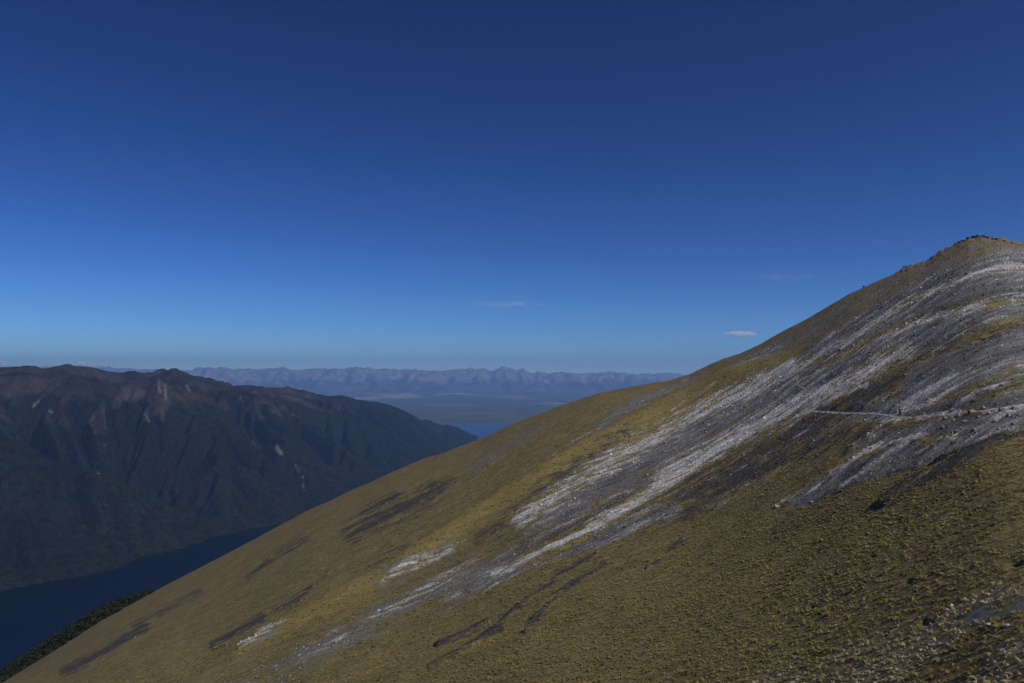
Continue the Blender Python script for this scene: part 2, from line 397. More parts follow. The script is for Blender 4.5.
mid = m.mix(m.math('MULTIPLY', A1.outputs['Alpha'], .45), mid, m.mix(m.ramp(nf, .4, .7), (.06, .045, .018), (.13, .10, .045)))
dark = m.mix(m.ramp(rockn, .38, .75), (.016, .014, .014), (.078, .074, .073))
lite = m.mix(m.ramp(rockn, .32, .62), (.16, .163, .17), (.52, .525, .535))
lite = m.mix(m.ramp(strk, .5, .68), lite, (.11, .10, .095))
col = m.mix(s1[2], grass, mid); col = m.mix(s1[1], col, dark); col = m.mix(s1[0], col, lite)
straw = m.mix(m.ramp(m.noise(3.0, 5, rough=.7), .42, .62), grass, (.24, .205, .14))
col = m.mix(m.math('MULTIPLY', s2[0], .8), col, straw)
grav = m.mix(m.ramp(rockn, .3, .7), (.05, .05, .058), (.15, .15, .16)); col = m.mix(s2[1], col, grav)
col = m.mix(s3[2], col, m.mix(m.ramp(nf, .3, .7), (.008, .011, .005), (.018, .022, .009)))
m.base(col)
hb = m.math('ADD', m.math('MULTIPLY', rockn, 1.0), m.math('MULTIPLY', nf, .6)); m.bump(m.math('ADD', hb, m.math('MULTIPLY', spot, 1.2)), .22, .7)
hill = grid_mesh('hillside', X, Y, Z, m.m, {'c1': c1, 'c2': c2, 'c3': c3}, wrap=True)
tag(hill, kind='structure')
# surface lookup for things that stand on the hill (dense part of the grid only)
iA = slice(25, 25 + 620)
Xv, Yv, Zv = X[iA, :1560], Y[iA, :1560], Z[iA, :1560]
Pxv, Pyv = uv_px(Xv / Yv, Zv / Yv)
Lv, Dv_, Mv, Sv, Gv = (out[k][iA, :1560] for k in 'LDMSG'); Rv = RR[iA, :1560]
knv = knob[iA, :1560]
def on_hill(px, py):
    j = int(np.argmin(np.abs(Pxv[300] - px))); i = int(np.argmin(np.abs(Pyv[:, j] - py)))
    return Vector((float(Xv[i, j]), float(Yv[i, j]), float(Zv[i, j])))

# ------------------------------------------------------------------ erosion: valleys and spurs for the ranges
def erode(h, up, base, dx, iters, K, mexp=.45, diff=.0):
    ny, nx = h.shape; N = ny * nx; ids = np.arange(N).reshape(ny, nx)
    offs = [(-1, -1, 1.414), (-1, 0, 1), (-1, 1, 1.414), (0, -1, 1), (0, 1, 1), (1, -1, 1.414), (1, 0, 1), (1, 1, 1.414)]
    basef = base.ravel()
    for it in range(iters):
        best = np.zeros((ny, nx)); rec = ids.copy(); rd = np.full((ny, nx), dx * 1.0)
        hp = np.pad(h, 1, constant_values=1e9); ip = np.pad(ids, 1)
        for oy, ox, l in offs:
            s = (h - hp[1 + oy:1 + oy + ny, 1 + ox:1 + ox + nx]) / (l * dx)
            k = s > best
            best = np.where(k, s, best); rec = np.where(k, ip[1 + oy:1 + oy + ny, 1 + ox:1 + ox + nx], rec); rd = np.where(k, l * dx, rd)
        rec = rec.ravel(); rd = rd.ravel(); rec = np.where(basef, np.arange(N), rec)
        dist = (rec != np.arange(N)).astype(np.int64); ptr = rec.copy()
        for _ in range(11): dist = dist + dist[ptr]; ptr = ptr[ptr]
        order = np.argsort(dist, kind='stable'); ds = dist[order]
        cuts = np.searchsorted(ds, np.arange(ds[-1] + 2))
        A = np.full(N, dx * dx)
        for l in range(len(cuts) - 2, 0, -1):
            s = order[cuts[l]:cuts[l + 1]]
            if len(s): A += np.bincount(rec[s], weights=A[s], minlength=N) if len(s) > N // 8 else 0
            if len(s) and len(s) <= N // 8: np.add.at(A, rec[s], A[s])
        hf = (h + up).ravel(); hf[basef] = 0
        f = K * A ** mexp / rd
        for l in range(1, len(cuts) - 1):
            s = order[cuts[l]:cuts[l + 1]]
            if len(s): hf[s] = (hf[s] + f[s] * hf[rec[s]]) / (1 + f[s])
        h = hf.reshape(ny, nx)
        if diff:
            hp = np.pad(h, 1, mode='edge')
            h = h + diff * (hp[:-2, 1:-1] + hp[2:, 1:-1] + hp[1:-1, :-2] + hp[1:-1, 2:] - 4 * h); h[base] = 0
    return h
def upsample(a, k):
    ny, nx = a.shape
    yi = np.linspace(0, ny - 1, (ny - 1) * k + 1); xi = np.linspace(0, nx - 1, (nx - 1) * k + 1)
    def cub(a, t):
        i = np.clip(np.floor(t).astype(int), 0, a.shape[0] - 2); f = (t - i)[:, None]
        p0 = a[np.clip(i - 1, 0, None)]; p1 = a[i]; p2 = a[i + 1]; p3 = a[np.clip(i + 2, None, a.shape[0] - 1)]
        return p1 + .5 * f * (p2 - p0 + f * (2 * p0 - 5 * p1 + 4 * p2 - p3 + f * (3 * (p1 - p2) + p3 - p0)))
    return cub(cub(a, yi).T, xi).T
def fit_skyline(X, Y, H, base_z, sky_pts, sig, lo=.4, hi=2.2, ext_px=(-500, 1600)):
    """scale heights so the range's skyline stands as high as in the photograph"""
    px, _ = uv_px(X / Y, np.zeros_like(X)); bins = np.clip(((px - ext_px[0]) / 2).astype(int), 0, int((ext_px[1] - ext_px[0]) / 2))
    nb_ = bins.max() + 1; cen = ext_px[0] + 2 * np.arange(nb_) + 1
    _, tv = px_uv(cen, np.interp(cen, *zip(*sky_pts)))
    k = np.ones(nb_); bf = bins.ravel(); Hf = H.ravel(); Yf = Y.ravel(); ok = Hf > 5
    lo_k, hi_k = np.full(nb_, lo), np.full(nb_, hi)
    for _ in range(14):
        mk = .5 * (lo_k + hi_k); v = (base_z + Hf * mk[bf]) / Yf
        mx = np.full(nb_, -9.); np.maximum.at(mx, bf[ok], v[ok])
        over = mx > tv; hi_k = np.where(over, mk, hi_k); lo_k = np.where(over, lo_k, mk)
    k = gsmooth(.5 * (lo_k + hi_k), sig)
    return H * np.interp(px, cen, k)

# ------------------------------------------------------------------ the forested range across the fiord
def poly_sd(X, Y, pts):
    ins = np.zeros(X.shape, bool); d = np.full(X.shape, 1e12); n = len(pts)
    for i in range(n):
        x0, y0 = pts[i]; x1, y1 = pts[(i + 1) % n]
        if y0 != y1: ins ^= ((Y < y0) != (Y < y1)) & (X < (x1 - x0) * (Y - y0) / (y1 - y0) + x0)
        vx, vy = x1 - x0, y1 - y0; L = vx * vx + vy * vy
        t = np.clip(((X - x0) * vx + (Y - y0) * vy) / L, 0, 1); d = np.minimum(d, np.hypot(X - x0 - t * vx, Y - y0 - t * vy))
    return np.where(ins, d, -d)
def lake_pt(px, py):
    u, v = px_uv(px, py); y = LAKE / v; return (float(u * y), float(y))
shore = [lake_pt(*p) for p in ((-60, 596), (0, 590), (40, 583), (70, 578), (105, 570), (135, 557), (160, 552), (178, 548), (215, 537), (250, 529), (300, 521), (350, 503), (400, 484), (440, 466), (465, 450))]
foot = [(-6200, 1200), (-4200, 2900)] + shore + [lake_pt(477, 437), (-1000, 16600), (-1800, 16800),
        (-2600, 15200), (-4500, 13500), (-7000, 13500), (-9800, 14500), (-14000, 15000), (-14000, 1200)]
dx = 42.0; 
gx = np.arange(-9900, 0, dx); gy = np.arange(2400, 17200, dx); GX, GY = np.meshgrid(gx, gy)
warpx = 140 * fbm(GX / 900, GY / 900, 31, 3)
sdist = poly_sd(GX + warpx * .3, GY, foot)
basem = sdist < 0
crest_pts = [(-9900, 6200), (-7000, 6600), (-4500, 7400), (-3500, 8800), (-2700, 10200), (-1900, 12000), (-1350, 14000), (-1050, 15200)]
rdg = 1 - 2 * np.abs(fbm(GX / 2600 + .3 * GY / 2600, GY / 2600 - .2 * GX / 2600, 5, 2))
h0 = 900 * (1 - np.exp(-np.maximum(sdist, 0) / 1500)) * (.70 + .48 * rdg) + 60 * fbm(GX / 900, GY / 900, 3, 4)
h0 = np.where(basem, 0, np.maximum(h0, 4))
upl = np.where(basem, 0, (17 * sstep(-100, 1900, sdist) + 5) * (.7 + .55 * rdg))
H = erode(h0, upl, basem, dx, 34, .082, .5, .018)
H = upsample(H, 3); xs = np.linspace(gx[0], gx[-1], H.shape[1]); ys = np.linspace(gy[0], gy[-1], H.shape[0]); GX, GY = np.meshgrid(xs, ys)
H = np.maximum(H, 0) + np.where(H > 3, 1, 0) * (20 * fbm(GX / 230, GY / 230, 13, 4, .6) * np.clip(H / 250, 0, 1.3))
LSKY = [(-400, 350), (-100, 372), (0, 369), (15, 368.5), (25, 367), (35, 366.5), (42, 369), (58, 366.5), (63, 364.5), (68, 364), (73, 366), (88, 367), (98, 368.5), (104, 371),
        (120, 373), (132, 372), (145, 373.5), (158, 371), (166, 370), (174, 370), (182, 373), (196, 377), (215, 382), (235, 387), (255, 386), (275, 389), (288, 388.5), (310, 393),
        (330, 396), (342, 395.5), (358, 400), (378, 402), (395, 406), (412, 414), (425, 422), (437, 426), (449, 424), (458, 427), (468, 432), (478, 437), (520, 445), (1600, 460)]
H = fit_skyline(GX, GY, H, LAKE, LSKY, .8)
crg = 1 - 3.2 * np.abs(fbm(GX / 170, GY / 170, 19, 5, .62)); crg2 = 1 - 3.0 * np.abs(fbm(GX / 420, GY / 420, 23, 4, .55))
H = H + np.clip((H - 620) / 420, 0, 1) * (22 * crg + 26 * crg2) * np.clip(.45 + 1.2 * noise(GX / 900, GY / 900, 29), .15, 1.2) + np.clip(H / 300, 0, 1) * 9 * fbm(GX / 60, GY / 60, 37, 3, .7)
def blur2(a, k):
    p = np.pad(a, k, mode='edge'); c = np.cumsum(np.cumsum(np.pad(p, ((1, 0), (1, 0))), 0), 1); n = 2 * k + 1
    return (c[n:, n:] - c[:-n, n:] - c[n:, :-n] + c[:-n, :-n]) / n ** 2
Zr = LAKE + H - 6 * (H < 1)
relief = H - blur2(H, 14)
ppx, ppy = uv_px(GX / GY, Zr / GY)
slip = np.zeros_like(H)
for (x0, y0, x1, y1, hw) in ((252, 441, 256, 450, 1.3), (276, 446, 281, 453, 3), (144, 411, 149, 421, 1.4), (95, 461, 100, 476, 1.2), (135, 454, 137, 457, 1.5), (48, 409, 53, 413, 1.8),
                             (165, 384, 166, 400, 2), (158, 380, 160, 392, 1.6), (303, 475, 304, 492, .9), (40, 400, 33, 407, 1.8),
                             (187, 385, 190, 392, 1.6), (240, 397, 243, 402, 1.5), (104, 443, 106, 446, 1.3), (296, 466, 299, 471, 1.1)):
    vx, vy = x1 - x0, y1 - y0; t = np.clip(((ppx - x0) * vx + (ppy - y0) * vy) / (vx * vx + vy * vy), 0, 1)
    d = np.hypot(ppx - x0 - t * vx, ppy - y0 - t * vy); slip = np.maximum(slip, .9 * np.exp(-(d / (hw * .6)) ** 2))
slip = sstep(.25, .7, slip + .55 * fbm(GX / 70, GY / 70, 55, 3) * (slip > .05))
ca_ = np.stack([slip, np.clip(.5 + relief / 160, 0, 1), np.clip(H / 1300, 0, 1), np.ones_like(H)], -1)
m = NT('range_forest')
A = m.attr('c1'); s = m.sep(A.outputs['Vector']); zc = m.sep(m.pos())[2]
n1 = m.noise(.004, 6, rough=.6); n2 = m.noise(.02, 5, rough=.7); n3 = m.noise(.0012, 4)
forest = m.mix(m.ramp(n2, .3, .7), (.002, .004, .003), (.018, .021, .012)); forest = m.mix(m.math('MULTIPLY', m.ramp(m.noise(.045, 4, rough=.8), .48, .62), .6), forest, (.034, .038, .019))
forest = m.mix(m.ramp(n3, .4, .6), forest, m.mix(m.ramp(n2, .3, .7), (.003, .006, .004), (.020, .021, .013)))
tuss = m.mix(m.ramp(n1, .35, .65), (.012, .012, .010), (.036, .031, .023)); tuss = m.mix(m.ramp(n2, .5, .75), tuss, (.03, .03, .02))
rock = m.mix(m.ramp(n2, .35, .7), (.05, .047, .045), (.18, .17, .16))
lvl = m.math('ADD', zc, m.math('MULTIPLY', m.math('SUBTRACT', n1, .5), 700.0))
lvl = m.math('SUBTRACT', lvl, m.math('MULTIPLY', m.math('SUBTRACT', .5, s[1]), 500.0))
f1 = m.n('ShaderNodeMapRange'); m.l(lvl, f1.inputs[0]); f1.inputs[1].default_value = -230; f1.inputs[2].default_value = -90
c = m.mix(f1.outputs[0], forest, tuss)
nrm = m.n('ShaderNodeNewGeometry').outputs['Normal']; nz = m.sep(nrm)[2]
stp = m.n('ShaderNodeMapRange'); m.l(m.math('ADD', nz, m.math('MULTIPLY', m.math('SUBTRACT', n2, .5), .5)), stp.inputs[0]); stp.inputs[1].default_value = .66; stp.inputs[2].default_value = .50
c = m.mix(m.math('MULTIPLY', m.math('MULTIPLY', stp.outputs[0], f1.outputs[0]), .22), c, rock)
c = m.mix(m.math('MULTIPLY', s[0], .5), c, (.20, .18, .16)); m.base(c)
m.b.inputs['Specular IOR Level'].default_value = 0
m.bump(m.math('ADD', n2, m.math('MULTIPLY', n1, 1.5)), 40, 1.0)
keep = (H > .5); kq = keep[:-1, :-1] | keep[1:, :-1] | keep[:-1, 1:] | keep[1:, 1:]
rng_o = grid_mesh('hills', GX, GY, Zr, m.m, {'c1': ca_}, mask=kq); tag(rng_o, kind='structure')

# ------------------------------------------------------------------ lakes
m = NT('lake_water'); m.b.inputs['Base Color'].default_value = (.001, .004, .012, 1); m.b.inputs['Roughness'].default_value = .22
m.b.inputs['IOR'].default_value = 1.33; m.b.inputs['Specular IOR Level'].default_value = .13
wv = m.noise(.02, 6, vec=m.mapping((0, 0, .5), (1, .4, 1)), rough=.7); m.bump(wv, 3.0, .25)
rr = np.concatenate([[300], np.geomspace(2000, 30000, 40)]); aa_ = np.linspace(0, 2 * np.pi, 97)[:-1]
RA, AA = np.meshgrid(rr, aa_, indexing='ij')
tag(grid_mesh('lake', RA * np.cos(AA), RA * np.sin(AA), np.full(RA.shape, LAKE), m.m, wrap=True), kind='structure')

# ------------------------------------------------------------------ valley floor and lowland beyond the lake, out to the horizon
pha = np.concatenate([np.linspace(R_(-40), R_(40), 620), np.linspace(R_(40), R_(320), 60)[1:-1]])
rl = np.concatenate([[400, 5000, 12000, 17000], np.geomspace(18000, 60000, 260), np.geomspace(61000, 103000, 20)])
RL, PL = np.meshgrid(rl, pha, indexing='ij'); XL = RL * np.sin(PL); YL = RL * np.cos(PL)
_, vsh = px_uv(0, 423.8); edge = (LAKE / vsh)
e2 = YL * 0 + edge + 700 * noise(XL / 2500, np.zeros_like(XL), 4) + 260 * noise(XL / 700, YL * 0, 6)
land = sstep(-150, 900, YL - e2)
roll = fbm(XL / 5200, YL / 3800, 21, 4); roll2 = fbm(XL / 9000, YL / 7000, 29, 5)
ZL = LAKE - 20 + land * (26 + 55 * np.clip(roll + .25, 0, 2) * sstep(0, 4000, YL - e2) + 420 * np.clip(roll2 - .02, 0, 2) * sstep(14000, 24000, YL - e2) * (RL < 62000))
m = NT('lowland')
zc = m.sep(m.pos())
n1 = m.noise(.00022, 5, vec=m.mapping((0, 0, 0), (1, .35, 1)), rough=.6); n2 = m.noise(.0012, 5, rough=.65)
bush = m.mix(m.ramp(n2, .35, .65), (.018, .028, .016), (.05, .058, .03)); past = m.mix(m.ramp(n2, .35, .65), (.11, .10, .06), (.21, .19, .13))
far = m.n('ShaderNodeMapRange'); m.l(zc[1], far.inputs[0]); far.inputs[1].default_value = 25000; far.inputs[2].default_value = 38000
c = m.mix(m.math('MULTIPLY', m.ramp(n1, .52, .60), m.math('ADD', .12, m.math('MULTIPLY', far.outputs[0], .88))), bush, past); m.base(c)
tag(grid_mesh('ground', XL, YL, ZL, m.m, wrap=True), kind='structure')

# ------------------------------------------------------------------ the far ranges
def far_range(name, x0, x1, y0, y1, dx, seed, sky_pts, K, snow, khi=3.0, amp=26, iters=34, up=2):
    gx = np.arange(x0, x1, dx); gy = np.arange(y0, y1, dx); GX, GY = np.meshgrid(gx, gy)
    f = (GY - y0) / (y1 - y0) + .10 * noise(GX / 5000, GY / 9000, seed)
    env = np.clip(np.sin(np.pi * np.clip(f, 0, 1)), 0, 1)
    base = (env < .04); base[0] = True; base[-1] = True
    h0 = 900 * env + 200 * fbm(GX / 6000, GY / 6000, seed + 3, 5); h0 = np.where(base, 0, np.maximum(h0, 5))
    H = erode(h0, np.where(base, 0, amp * (env + .25)), base, dx, iters, K, .5, .01)
    H = upsample(H, up); xs = np.linspace(gx[0], gx[-1], H.shape[1]); ys = np.linspace(gy[0], gy[-1], H.shape[0]); GX, GY = np.meshgrid(xs, ys)
    H = np.maximum(H, 0) * (1 + .12 * fbm(GX / 900, GY / 900, seed + 9, 4)) * (1 + .35 * fbm(GX / 5200, GY / 5200, seed + 19, 3))
    H = fit_skyline(GX, GY, H, LAKE, sky_pts, 1.6, .1, khi)
    m = NT(name + '_rock')
    zc = m.sep(m.pos())[2]; n1 = m.noise(.0009, 6, rough=.65); n2 = m.noise(.0035, 5, rough=.7)
    low = m.mix(m.ramp(n1, .4, .62), (.022, .03, .018), (.07, .065, .04)); high = m.mix(m.ramp(n2, .4, .62), (.05, .052, .055), (.165, .17, .18))
    mr = m.n('ShaderNodeMapRange'); m.l(m.math('ADD', zc, m.math('MULTIPLY', m.math('SUBTRACT', n1, .5), 1900.0)), mr.inputs[0])
    mr.inputs[1].default_value = snow[0]; mr.inputs[2].default_value = snow[1]; c = m.mix(mr.outputs[0], low, high)
    ms = m.n('ShaderNodeMapRange'); m.l(m.math('ADD', zc, m.math('MULTIPLY', m.math('SUBTRACT', n2, .5), 900.0)), ms.inputs[0])
    ms.inputs[1].default_value = snow[2]; ms.inputs[2].default_value = snow[3]; c = m.mix(ms.outputs[0], c, (.82, .83, .86)); m.base(c)
    m.bump(n2, 120, .5)
    tag(grid_mesh(name, GX, GY, LAKE - 15 + H, m.m), kind='structure')
BSKY = [(-500, 385), (0, 378), (120, 378), (170, 374), (188, 371.5), (200, 367.5), (207, 366.5), (215, 368.5), (232, 370.5), (250, 369), (272, 368), (281, 367), (292, 369.5), (308, 369.5), (320, 368),
        (335, 369), (350, 367.5), (355, 366), (361, 367.5), (378, 368.5), (390, 369.5), (405, 369.5), (421, 369), (430, 371), (447, 371), (462, 369), (474, 367.8), (486, 370), (500, 371.5),
        (508, 371), (513, 369.8), (519, 371.5), (535, 373.3), (560, 372.5), (585, 373.3), (600, 372.8), (615, 371.5), (628, 373.5), (650, 373.5), (670, 372.5), (680, 374), (800, 376), (1600, 376)]
far_range('mountains', -42000, 22000, 52000, 70000, 400, 101, BSKY, .20, (-350, -50, 1200, 1700))
ASKY = [(-500, 372), (-100, 368), (0, 364), (10, 364.5), (18, 367), (35, 370), (42, 366), (50, 364), (55, 363.8), (62, 366.5), (70, 367), (75, 364.5), (80, 361.3), (84, 363.5), (92, 366), (99, 365), (104, 364),
        (110, 367.5), (118, 366), (125, 368.5), (140, 369), (150, 368.5), (165, 371), (200, 369.5), (220, 367), (225, 366.5), (232, 369), (250, 369.5), (300, 372), (400, 374), (1600, 378)]
far_range('snow_mountains', -52000, -17000, 62000, 74000, 400, 202, ASKY, .24, (-200, 500, 900, 1500), 9.0)

# ------------------------------------------------------------------ air
HTOP = 2400.0
bm_v = np.array([(x, y, z) for z in (LAKE - 50, HTOP) for x, y in ((-125000, -60000), (125000, -60000), (125000, 104000), (-125000, 104000))], float)
fc = np.array([(3, 2, 1, 0), (4, 5, 6, 7), (0, 1, 5, 4), (1, 2, 6, 5), (2, 3, 7, 6), (3, 0, 4, 7)])
mh = bpy.data.materials.new('air'); mh.use_nodes = True; t = mh.node_tree; t.nodes.clear()
ov = t.nodes.new('ShaderNodeOutputMaterial'); pv = t.nodes.new('ShaderNodeVolumePrincipled')
pv.inputs['Color'].default_value = (.23, .46, 1.0, 1); pv.inputs['Density'].default_value = 2.1e-5
pv.inputs['Absorption Color'].default_value = (.07, .07, .07, 1)
pv.inputs['Anisotropy'].default_value = .2
t.links.new(pv.outputs[0], ov.inputs['Volume'])
tag(raw_obj('haze', bm_v, fc, mh, smooth=False), kind='stuff')

# ------------------------------------------------------------------ helpers for small things on the hill
def ico(sub=0):
    t = (1 + 5 ** .5) / 2
    v = np.array([(-1, t, 0), (1, t, 0), (-1, -t, 0), (1, -t, 0), (0, -1, t), (0, 1, t), (0, -1, -t), (0, 1, -t), (t, 0, -1), (t, 0, 1), (-t, 0, -1), (-t, 0, 1)], float)
    f = [(0, 11, 5), (0, 5, 1), (0, 1, 7), (0, 7, 10), (0, 10, 11), (1, 5, 9), (5, 11, 4), (11, 10, 2), (10, 7, 6), (7, 1, 8), (3, 9, 4), (3, 4, 2), (3, 2, 6), (3, 6, 8), (3, 8, 9), (4, 9, 5), (2, 4, 11), (6, 2, 10), (8, 6, 7), (9, 8, 1)]
    v = list(v / np.linalg.norm(v[0]))
    for _ in range(sub):
        nf = []; cache = {}
        def mid(a, b):
            k = (min(a, b), max(a, b))
            if k not in cache:
                q = (v[a] + v[b]) / 2; v.append(q / np.linalg.norm(q)); cache[k] = len(v) - 1
            return cache[k]
        for a, b, c in f:
            ab, bc, ca = mid(a, b), mid(b, c), mid(c, a); nf += [(a, ab, ca), (b, bc, ab), (c, ca, bc), (ab, bc, ca)]
        f = nf
    return np.array(v), np.array(f)
def tint_mat(name, rough=.9, sc=3.0, dist=.05, amt=.35):
    m = NT(name); a = m.attr('tint'); n = m.noise(sc, 5, rough=.7)
    q = m.mix(1.0, a.outputs['Color'], m.ramp(n, .3, .7, (1 - amt,) * 3, (1 + amt,) * 3), 'MULTIPLY'); m.base(q)
    m.b.inputs['Roughness'].default_value = rough; m.bump(n, dist, .6); m.b.inputs['Specular IOR Level'].default_value = .15; return m.m
ext_px = np.abs(Pyv[-1] - Pyv[0]); nR, nCc = Xv.shape
colok = (Pxv[300] > -40) & (Pxv[300] < 1064)
def scatter(n_try, dens):
    """random spots on the face, even in the view, thinned by dens(i, j) = wanted per square pixel"""
    jj = rng.integers(0, nCc - 1, n_try); ii = rng.integers(0, nR - 1, n_try)
    k = colok[jj]; ii, jj = ii[k], jj[k]
    cellpx = ext_px[jj] / nR * .705
    tries_per_px = n_try / (nR * nCc) / np.maximum(cellpx, 1e-6)
    p = dens(ii, jj) / tries_per_px
    k = rng.random(len(ii)) < p; ii, jj = ii[k], jj[k]
    f = rng.random(len(ii)); g = rng.random(len(ii))
    def L(A): return (A[ii, jj] * (1 - f) + A[ii, jj + 1] * f) * (1 - g) + (A[ii + 1, jj] * (1 - f) + A[ii + 1, jj + 1] * f) * g
    return ii, jj, np.stack([L(Xv), L(Yv), L(Zv)], -1)
totv = np.clip(Lv + Dv_ + Mv + Gv, 0, 1)

# ------------------------------------------------------------------ tussock grass
def dens_g(i, j):
    r = Rv[i, j]; s = 350 / r
    return np.minimum(4.2 / s ** 2, .42) * (1 - np.clip(totv[i, j] * 1.15, 0, 1)) * (1 - sstep(250, 600, r))
ii, jj, Pc = scatter(2400000, dens_g)
r = Rv[ii, jj]; nC = len(ii); NB = 6; print('tussocks', nC)
size = rng.lognormal(0, .28, nC) * (.62 + .12 * np.clip(r / 150, 0, 1) + .45 * np.clip(r / 300 - .5, 0, 1))
straw = Sv[ii, jj] * (rng.random(nC) < .7)
patch = fbm(Pc[:, 0] / 9, Pc[:, 1] / 9, 301, 3); ribv = c2[iA, :1560, 2][ii, jj]; crv = crestness[iA, :1560][ii, jj]
base_c = np.array([.245, .205, .080])[None] * (1 + .20 * patch[:, None] + .30 * (st0 + .6 * st1)[iA, :1560][ii, jj][:, None] + .14 * rng.standard_normal(nC)[:, None])
base_c = base_c * (1 - .75 * straw[:, None]) + straw[:, None] * .75 * np.array([.52, .47, .37])
base_c = base_c * (1 - .6 * ribv[:, None]) + .6 * ribv[:, None] * np.array([.22, .17, .07])
base_c = base_c * (1 - .6 * crv[:, None]) + .6 * crv[:, None] * np.array([.17, .125, .052])
brown = (rng.random(nC) < .10)[:, None]; base_c = np.where(brown, np.array([.11, .075, .038]), base_c)
base_c = np.clip(base_c, .012, .6)
ang = rng.random((nC, NB)) * 2 * np.pi; lean = .35 + .65 * rng.random((nC, NB)); hh = (.155 * (.6 + .6 * rng.random((nC, NB)))) * size[:, None]
rad = .31 * lean * size[:, None]
bw = .050 * size[:, None] * np.ones((1, NB)) * np.clip(r / 70, .8, 3)[:, None]
dirx, diry = np.cos(ang), np.sin(ang)
root = Pc[:, None, :] + np.stack([dirx * .06 * size[:, None], diry * .06 * size[:, None], np.full_like(ang, -.04)], -1)
side = np.stack([-diry * bw, dirx * bw, np.zeros_like(bw)], -1)
midp = root + np.stack([dirx * rad * .45, diry * rad * .45, hh * .85], -1)
tip = root + np.stack([dirx * rad * 1.25, diry * rad * 1.25, hh * (.95 - .45 * lean)], -1)
V = np.stack([root - side, root + side, midp + side * .8, midp - side * .8, tip], 2).reshape(-1, 3)
nb_ = nC * NB; o5 = np.arange(nb_)[:, None] * 5
Fq = np.concatenate([o5 + np.array([[0, 1, 2]]), o5 + np.array([[0, 2, 3]]), o5 + np.array([[3, 2, 4]])])
bc = np.repeat(base_c, NB, 0) * (1 + .14 * rng.standard_normal((nb_, 1))); tc = np.clip(np.stack([bc * .95, bc * .95, bc * 1.05, bc * 1.05, bc * 1.35], 1).reshape(-1, 3), .005, .8)
gm_ = tint_mat('tussock_blades', .8, 8.0, .01, .2)
_t = gm_.node_tree; _p = [q for q in _t.nodes if q.type == 'BSDF_PRINCIPLED'][0]; _o = [q for q in _t.nodes if q.type == 'OUTPUT_MATERIAL'][0]
_tr = _t.nodes.new('ShaderNodeBsdfTranslucent'); _mx = _t.nodes.new('ShaderNodeMixShader'); _mx.inputs[0].default_value = .55
_t.links.new(_p.inputs['Base Color'].links[0].from_socket, _tr.inputs[0]); _t.links.new(_p.outputs[0], _mx.inputs[1]); _t.links.new(_tr.outputs[0], _mx.inputs[2]); _t.links.new(_mx.outputs[0], _o.inputs[0])
tag(raw_obj('tussock_grass', V, Fq, gm_, col=tc), kind='stuff')

# ------------------------------------------------------------------ loose stones of the scree
def stones(name, P, size, col, mat, sub=0, flat=(.55, .9)):
    bv_, bf_ = ico(sub); n = len(P); nv = len(bv_)
    q = rng.standard_normal((n, 4)); q /= np.linalg.norm(q, axis=1)[:, None]; a, b, c, d = q.T
    Rm = np.stack([1 - 2 * (c * c + d * d), 2 * (b * c - a * d), 2 * (b * d + a * c), 2 * (b * c + a * d), 1 - 2 * (b * b + d * d), 2 * (c * d - a * b),
                   2 * (b * d - a * c), 2 * (c * d + a * b), 1 - 2 * (b * b + c * c)], -1).reshape(n, 3, 3)
    v = bv_[None] * (1 + .22 * rng.standard_normal((n, nv, 1))) * np.stack([np.ones(n), .6 + .35 * rng.random(n), flat[0] + (flat[1] - flat[0]) * rng.random(n)], -1)[:, None]
    v = np.einsum('nij,nvj->nvi', Rm, v) * size[:, None, None]; v[..., 2] *= .8; v = v + P[:, None]
    f = (bf_[None] + (np.arange(n) * nv)[:, None, None]).reshape(-1, 3)
    return raw_obj(name, v.reshape(-1, 3), f, mat, smooth=False, col=np.repeat(col, nv, 0))
rk = tint_mat('scree_stone', .9, 5.0, .03, .3)
def dens_s(i, j):
    r = Rv[i, j]; return (.26 + 0 * r) * np.clip(Lv[i, j] * 1.1 + Mv[i, j] * .7 + Dv_[i, j] * .8, 0, 1) * (1 - knv[i, j] * .6)
ii, jj, Ps = scatter(1500000, dens_s); r = Rv[ii, jj]; n = len(ii)
sz = np.clip(rng.lognormal(-1.95, .45, n), .06, .42) * np.clip(r / 200, .5, 1.8); print('stones', n)
lw, dw = Lv[ii, jj], Dv_[ii, jj]
g = .135 + .24 * lw - .098 * dw * (1 - lw); g = g * np.exp(.45 * rng.standard_normal(n))
g = np.where((rng.random(n) < .015) & (dw < .5), .45, g); g = np.clip(g, .03, .6)
cc = g[:, None] * np.array([.97, .99, 1.02])[None] * (1 + .04 * rng.standard_normal((n, 3)))
lich = rng.random(n) < .03; cc[lich] = cc[lich] * np.array([1.0, .78, .55])
tag(stones('scree', Ps + np.array([0, 0, .03]), sz, cc, rk), kind='stuff')

# ------------------------------------------------------------------ beech forest on the shoulder far below the left end of the crest
nT = 5200; pxr = rng.uniform(-110, 205, nT); ph = np.arctan(px_uv(pxr, 600)[0]); rt = rng.uniform(800, 1060, nT)
zt = hill_z(ph, rt); cen = np.stack([rt * np.sin(ph), rt * np.cos(ph), zt + 2.6], -1)
hT = rng.uniform(.75, 1.35, nT)
cc_, pp_, ss_ = [], [], []
for k in range(4):
    off = rng.standard_normal((nT, 3)) * np.array([1.0, 1.0, .8]) * hT[:, None]
    pp_.append(cen + off + np.array([0, 0, .5 * k])[None]); ss_.append(rng.uniform(.9, 1.7, nT) * hT)
    g = np.exp(.35 * rng.standard_normal(nT))[:, None]; cc_.append(np.array([.010, .013, .006])[None] * g)
fm_ = tint_mat('beech_leaves', .95, 1.2, .4, .5)
tag(stones('forest', np.concatenate(pp_), np.concatenate(ss_), np.concatenate(cc_), fm_, flat=(.6, 1)), kind='stuff')

